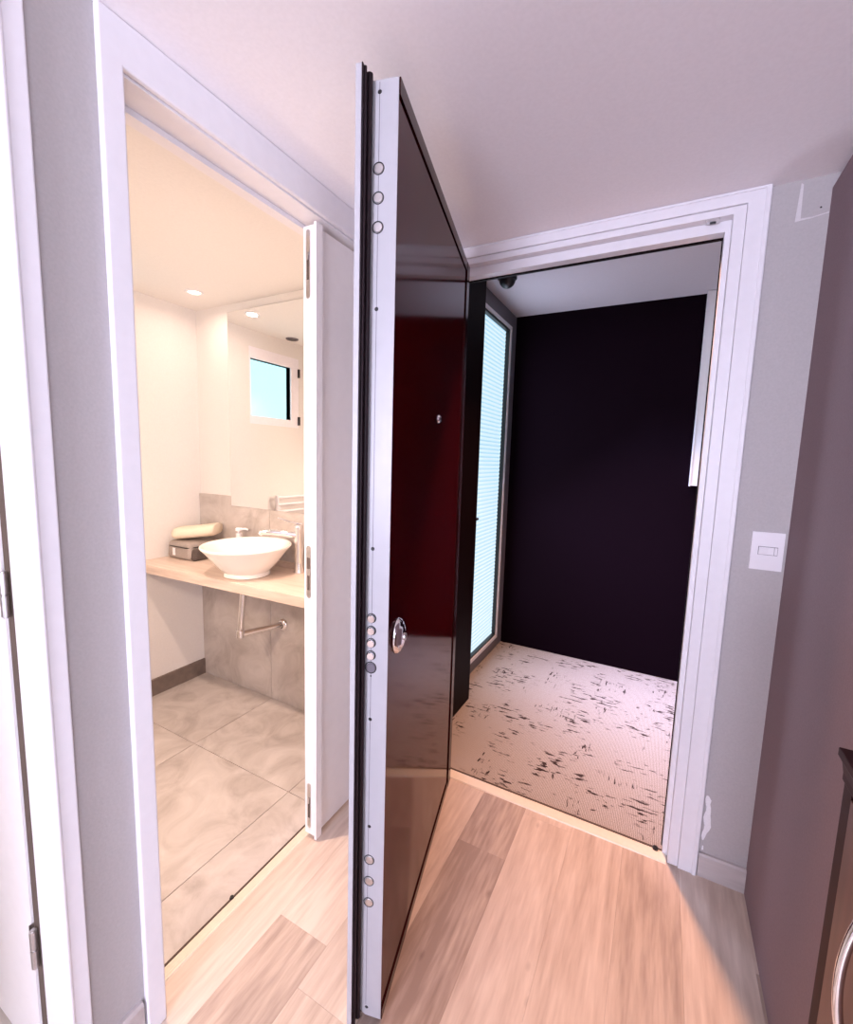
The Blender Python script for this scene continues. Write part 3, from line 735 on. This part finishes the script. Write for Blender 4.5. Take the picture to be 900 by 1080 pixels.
# white boxed panel on the corridor's back wall
o = thing('wall_panel', (0.24, YK - 0.03, 1.24), 'white tall boxed panel hanging on the dark corridor wall by the door frame', 'wall panel')
obj('panel_body', box(0.147, 0.34, YK - 0.058, YK - 0.0005, 1.248, HC - 0.004), 'trim', o, bev=0.003)
obj('edge_profile', box(0.141, 0.1468, YK - 0.061, YK - 0.0005, 1.244, HC - 0.004), 'trim', o, bev=0.001)

# corridor ceiling lamp just outside the doorway
LCX, LCY = -0.03, 1.95
o = thing('corridor_lamp', (LCX, LCY, HC), 'round recessed lamp on the corridor ceiling hidden behind the doorway head', 'ceiling light')
bm = bmesh.new(); lathe(bm, [(0.045, -0.001), (0.045, -0.006), (0.058, -0.006), (0.060, 0), (0.045, 0)], 36, (LCX, LCY, HC - 0.0002), closed=True); obj('ring', bm, 'trim', o, smooth=True)
bm = bmesh.new(); lathe(bm, [(0, -0.003), (0.0445, -0.003), (0.0445, -0.001), (0, -0.001)], 36, (LCX, LCY, HC - 0.0002)); obj('bulb_face', bm, 'lamp_corr', o)

# ------------------------------------------------------------------ the open security door
TH = math.radians(14.078); W = 0.8333; T0 = 0.0577
hinge = Vector((-0.6988, 1.5702, 0.0121))
d1 = thing('door_1', hinge, 'dark cherry armoured entry door standing open, steel bolts along its white edge', 'door', kind='structure',
           design=(0, 0, 0), rotz=math.atan2(-math.cos(TH), math.sin(TH)))
HD = 2.053
obj('core', box(0.004, W - 0.0025, -T0 + 0.0002, -0.004, 0.002, HD - 0.002), 'cherry_edge', d1)
obj('outer_panel', box(0.052, W - 0.003, -0.0035, -0.0008, 0.030, HD - 0.034), 'cherry', d1, bev=0.0006)
bm = bmesh.new()
B(bm, 0.0, 0.048, -0.0038, 0.0032, 0.0, HD); B(bm, 0.0485, W - 0.002, -0.0038, 0.0024, HD - 0.030, HD); B(bm, 0.0485, W - 0.002, -0.0038, 0.0024, 0.0, 0.026)
obj('border_profile', bm, 'cherry_edge', d1, bev=0.0015)
obj('inner_panel', box(-0.01, W + 0.038, -T0 - 0.0131, -T0 - 0.002, 0.0, HD + 0.002), 'steel_white', d1, bev=0.001)
bm = bmesh.new()
B(bm, W - 0.002, W + 0.0372, -T0 - 0.0019, -T0 + 0.0001, 0.0015, HD + 0.0035)
tube(bm, [(W + 0.010, -T0 + 0.003, 0.004), (W + 0.010, -T0 + 0.003, HD + 0.0035)], 0.006, 12)
tube(bm, [(W + 0.027, -T0 + 0.001, 0.004), (W + 0.027, -T0 + 0.001, HD + 0.0035)], 0.003, 10)
obj('gasket', bm, 'rubber', d1, smooth=True)
# bolt plate on the free edge
pl = bmesh.new()
prism(pl, [(W - 0.002, -T0 + 0.006, 0.008), (W - 0.002, -T0 + 0.018, 0.0005), (W - 0.002, -0.0005, 0.0005), (W - 0.002, -0.0005, HD - 0.0005), (W - 0.002, -T0 + 0.0005, HD - 0.0005), (W - 0.002, -T0 + 0.0005, 0.020)], (0.002, 0, 0))
plate = obj('bolt_plate', pl, 'steel_white', d1, bev=0.0006); plate['label'] = 'white steel plate along the free edge'
NB = -0.0385
def zl(z): return z - 0.0121
obj('plate_seam', box(W - 0.0003, W + 0.0001, NB - 0.0006, NB + 0.0006, 0.03, HD - 0.004), 'alu', plate)
def bolt(z, r, depth, nb=NB, name='bolt', m='steel'):
    bm = bmesh.new(); lathe(bm, [(r, -0.0005), (r + 0.0022, -0.0005), (r + 0.0022, 0.0003), (r, 0.0003)], 28, (W, nb, zl(z)), (1, 0, 0), closed=True)
    rim = obj('bolt_hole', bm, 'black', d1)
    bm = bmesh.new(); lathe(bm, [(0, depth), (r * 0.86, depth), (r * 0.94, depth - 0.0008), (r * 0.94, 0.0), (0, 0.0)], 28, (W, nb + 0.0006, zl(z)), (1, 0, 0))
    obj(name, bm, m, d1, smooth=True)
for z in (1.9095, 1.8567, 1.8031): bolt(z, 0.0098, 0.0016)
for z in (1.0110, 0.9832, 0.9553, 0.9271): bolt(z, 0.0088, 0.0075, m='chrome')
bolt(0.8985, 0.0115, 0.0022, NB - 0.0006, 'latch_bolt', 'alu')
for z in (0.431, 0.376, 0.3204): bolt(z, 0.0105, 0.0016, NB + 0.003)
for z in (2.0437, 1.6506, 1.1635, 0.7774, 0.5154, 0.0352, 0.879):
    bm = bmesh.new(); r = 0.0042 if z != 0.879 else 0.002; lathe(bm, [(0, 0.0007), (r * 0.8, 0.0007), (r, 0.0), (0, 0.0)], 14, (W, NB + (0.002 if z < 0.6 else 0), zl(z)), (1, 0, 0))
    obj('plate_screw', bm, 'black', plate)
# lock escutcheon and spyhole on the outer face
ec = (0.7672, 0.0, zl(0.9505))
bm = bmesh.new()
lathe(bm, [(0, 0.016), (0.012, 0.016), (0.020, 0.014), (0.023, 0.010), (0.027, 0.0095), (0.031, 0.006), (0.033, 0.0), (0, 0.0)], 40, (0, 0, 0), (0, 1, 0))
for v in bm.verts: v.co.z *= 1.25
bmesh.ops.translate(bm, verts=bm.verts, vec=ec)
es = obj('lock_escutcheon', bm, 'chrome', d1, smooth=True, sharp=50)
bm = bmesh.new(); lathe(bm, [(0, 0.0205), (0.007, 0.0205), (0.0085, 0.0195), (0.0085, 0.0155), (0, 0.0155)], 24, ec, (0, 1, 0))
obj('lock_cylinder', bm, 'steel', es, smooth=True)
obj('keyhole', box(ec[0] - 0.0007, ec[0] + 0.0007, 0.0206, 0.0212, ec[2] - 0.005, ec[2] + 0.004), 'black', es)
pc = (0.4175, -0.0008, zl(1.4744))
bm = bmesh.new(); lathe(bm, [(0.0055, 0.0055), (0.0085, 0.0050), (0.0115, 0.002), (0.012, 0.0), (0.0055, 0.0)], 28, pc, (0, 1, 0), closed=True)
pe = obj('spyhole', bm, 'chrome', d1, smooth=True)
bm = bmesh.new(); lathe(bm, [(0, 0.0045), (0.003, 0.0040), (0.0054, 0.0028), (0.0054, 0.0), (0, 0.0)], 20, pc, (0, 1, 0))
obj('lens', bm, 'black', pe, smooth=True)

# ------------------------------------------------------------------ light switch
sw = thing('light_switch', (0.2915, YE, 1.058), 'white single light switch plate between door casing and taupe wall', 'light switch')
bm = bmesh.new(); B(bm, 0.2525, 0.3315, YE - 0.008, YE - 0.0003, 1.058, 1.172)
obj('cover_plate', bm, 'plastic_white', sw, bev=0.003, seg=3)
fr = bmesh.new(); prism(fr, [(0.270, YE - 0.0082, 1.104), (0.3175, YE - 0.0082, 1.104), (0.3175, YE - 0.0082, 1.129), (0.270, YE - 0.0082, 1.129)], (0, -0.0004, 0))
obj('rocker_gap', fr, 'alu', sw)
bm = bmesh.new(); prism(bm, [(0.2712, YE - 0.0087, 1.1052), (0.2712, YE - 0.0125, 1.1052), (0.294, YE - 0.0105, 1.1052), (0.3085, YE - 0.0105, 1.1052), (0.3085, YE - 0.0087, 1.1052)], (0, 0, 0.0226))
obj('rocker', bm, 'plastic_white', sw, bev=0.0008)
bm = bmesh.new(); B(bm, 0.3095, 0.3163, YE - 0.0105, YE - 0.0087, 1.1055, 1.1275)
obj('indicator', bm, 'plastic_white', sw, bev=0.0006)

# ------------------------------------------------------------------ slim cabinet along the taupe wall
CX0, CX1, CY0, CY1, CH = 0.190, XR - 0.002, 0.18, 0.566, 1.077
ca = thing('shoe_cabinet', (0.264, 0.373, 0.0), 'slim dark red-brown wooden cabinet with bow handles along the taupe wall', 'cabinet')
bm = bmesh.new()
B(bm, CX0, CX1, CY1 - 0.019, CY1, 0.0, CH - 0.034); B(bm, CX0, CX1, CY0, CY0 + 0.019, 0.0, CH - 0.034)
B(bm, CX0 + 0.02, CX1, CY0 + 0.019, CY1 - 0.019, 0.06, 0.078); B(bm, CX1 - 0.006, CX1, CY0 + 0.019, CY1 - 0.019, 0.078, CH - 0.034)
B(bm, CX0 + 0.03, CX0 + 0.045, CY0 + 0.019, CY1 - 0.019, 0.0, 0.06)
obj('carcass', bm, 'dark_wood', ca, bev=0.0012)
bm = bmesh.new()
prism(bm, [(CX1, 0, CH), (CX0 - 0.008, 0, CH), (CX0 - 0.008, 0, CH - 0.008), (CX0 - 0.004, 0, CH - 0.015), (CX0 - 0.002, 0, CH - 0.026), (CX0 - 0.002, 0, CH - 0.034), (CX1, 0, CH - 0.034)], (0, CY1 - CY0 + 0.004, 0))
bmesh.ops.translate(bm, verts=bm.verts, vec=(0, CY0 - 0.002, 0))
obj('top', bm, 'dark_wood', ca, bev=0.0012)
dw = CY1 - 0.022 - CY0 - 0.022
for i in range(1):
    y1 = CY1 - 0.022 - i * (dw + 0.004); y0 = y1 - dw
    for z0, z1 in ((0.57, CH - 0.040), (0.084, 0.566)):
        dr = obj('flap_door', box(CX0 - 0.001, CX0 + 0.017, y0, y1, z0, z1), 'cab_wood', ca, bev=0.002)
        zc, yc = z0 + (z1 - z0) * 0.725 if z0 > 0.3 else z1 - 0.15, y1 - 0.080; zc += 0.012
        bm = bmesh.new(); pts = []
        for k_ in range(17):
            t = k_ / 16; pts.append((CX0 - 0.001 - 0.018 * math.sin(PI * t) ** 0.5 if 0 < k_ < 16 else CX0 - 0.001, yc, zc - 0.075 + 0.15 * t))
        tube(bm, pts, 0.0038, 14)
        for z in (zc - 0.075, zc + 0.075): lathe(bm, [(0, 0.003), (0.009, 0.003), (0.011, 0.0), (0, 0.0)], 18, (CX0 - 0.0012, yc, z), (-1, 0, 0))
        obj('handle', bm, 'chrome', dr, smooth=True)

# ------------------------------------------------------------------ light
def area(name, loc, rot, sx, sy, power, col, shape='RECTANGLE', spread=180):
    l = bpy.data.lights.new(name, 'AREA'); l.shape = shape; l.size = sx; l.size_y = sy; l.energy = power; l.color = col; l.spread = math.radians(spread)
    o = bpy.data.objects.new(name, l); COL.objects.link(o); o.location = loc; o.rotation_euler = rot; return o
# daylight through the rear hall window
area('rear_window_daylight', (-0.30, YR + 0.03, 1.35), (math.radians(118), 0, 0), 1.0, 1.1, 124, (0.80, 0.785, 1.0))
area('side_window_fill', (2.58, -1.62, 1.2), (0, math.radians(90), 0), 1.7, 1.6, 70, (0.84, 0.80, 1.0))  # unseen source added to brighten the left wall and trim
# bathroom lamps: two ceiling lights, then an unseen fill added for the floor
for x, y, pw in ((-2.145, 1.466, 1.0), (-1.45, 1.466, 1.6), (-1.35, 0.70, 11)):
    area('bathroom_lamp_and_fill', (x, y, H - 0.008), (0, 0, 0), 0.055, 0.055, pw, (1.0, 0.72, 0.57), 'DISK', spread=165 if y > 1 else 110)
area('bathroom_fill_light', (-1.70, 0.505, 1.28), (math.radians(80), 0, 0), 0.16, 0.09, 6, (1.0, 0.76, 0.60))  # added fill, mainly for the wall under the counter
# corridor: daylight through the glazed door, and the ceiling lamp
area('corridor_daylight', (XW + 0.03, 2.70, 1.25), (0, math.radians(-40), 0), 1.9, 0.5, 34, (0.62, 0.64, 1.0), spread=75)
area('corridor_daylight_soft', (XW + 0.03, 2.65, 1.15), (0, math.radians(-90), 0), 1.9, 0.55, 9, (0.74, 0.76, 1.0))
area('corridor_lamp_light', (LCX, LCY, HC - 0.012), (0, 0, 0), 0.05, 0.05, 19, (1.0, 0.51, 0.30), 'DISK', spread=105)
# side room lamp
area('side_room_lamp', (-1.8, -0.7, H - 0.03), (0, 0, 0), 0.3, 0.3, 14, (1.0, 0.80, 0.62), 'DISK')

w = bpy.data.worlds.new('sky'); S.world = w; w.use_nodes = True
bg = w.node_tree.nodes['Background']; bg.inputs[0].default_value = (0.46, 0.92, 1.0, 1); bg.inputs[1].default_value = 1.5

# ------------------------------------------------------------------ camera
cd = bpy.data.cameras.new('camera'); co = bpy.data.objects.new('camera', cd); COL.objects.link(co)
F, PX, PY = 461.7537, 457.0518, 538.188
yaw, pit, rol = math.radians(27.4958), math.radians(6.6426), math.radians(1.7972)
fw = Vector((-math.sin(yaw) * math.cos(pit), math.cos(yaw) * math.cos(pit), -math.sin(pit)))
rt = Vector((math.cos(yaw), math.sin(yaw), 0)); up = rt.cross(fw)
r2 = rt * math.cos(rol) + up * math.sin(rol); u2 = -rt * math.sin(rol) + up * math.cos(rol)
mw = Matrix((r2, u2, -fw)).transposed().to_4x4(); mw.translation = Vector((0, 0, 1.3565))
co.matrix_world = mw
cd.sensor_fit = 'HORIZONTAL'; cd.sensor_width = 36; cd.lens = F / 900 * 36
cd.shift_x = (450 - PX) / 900; cd.shift_y = (PY - 540) / 900
cd.clip_start = 0.02; cd.clip_end = 100
S.camera = co

S.view_settings.view_transform = 'Standard'; S.view_settings.look = 'None'; S.view_settings.gamma = 1.0
S.view_settings.exposure = 0.22; S.view_settings.use_curve_mapping = False
S.cycles.use_denoising = True
S.cycles.max_bounces = 10; S.cycles.diffuse_bounces = 6; S.cycles.glossy_bounces = 6
S.cycles.sample_clamp_indirect = 6.0
M['cherry'].node_tree.nodes['Principled BSDF'].inputs['Specular Tint'].default_value = (1.0, 0.80, 0.78, 1)
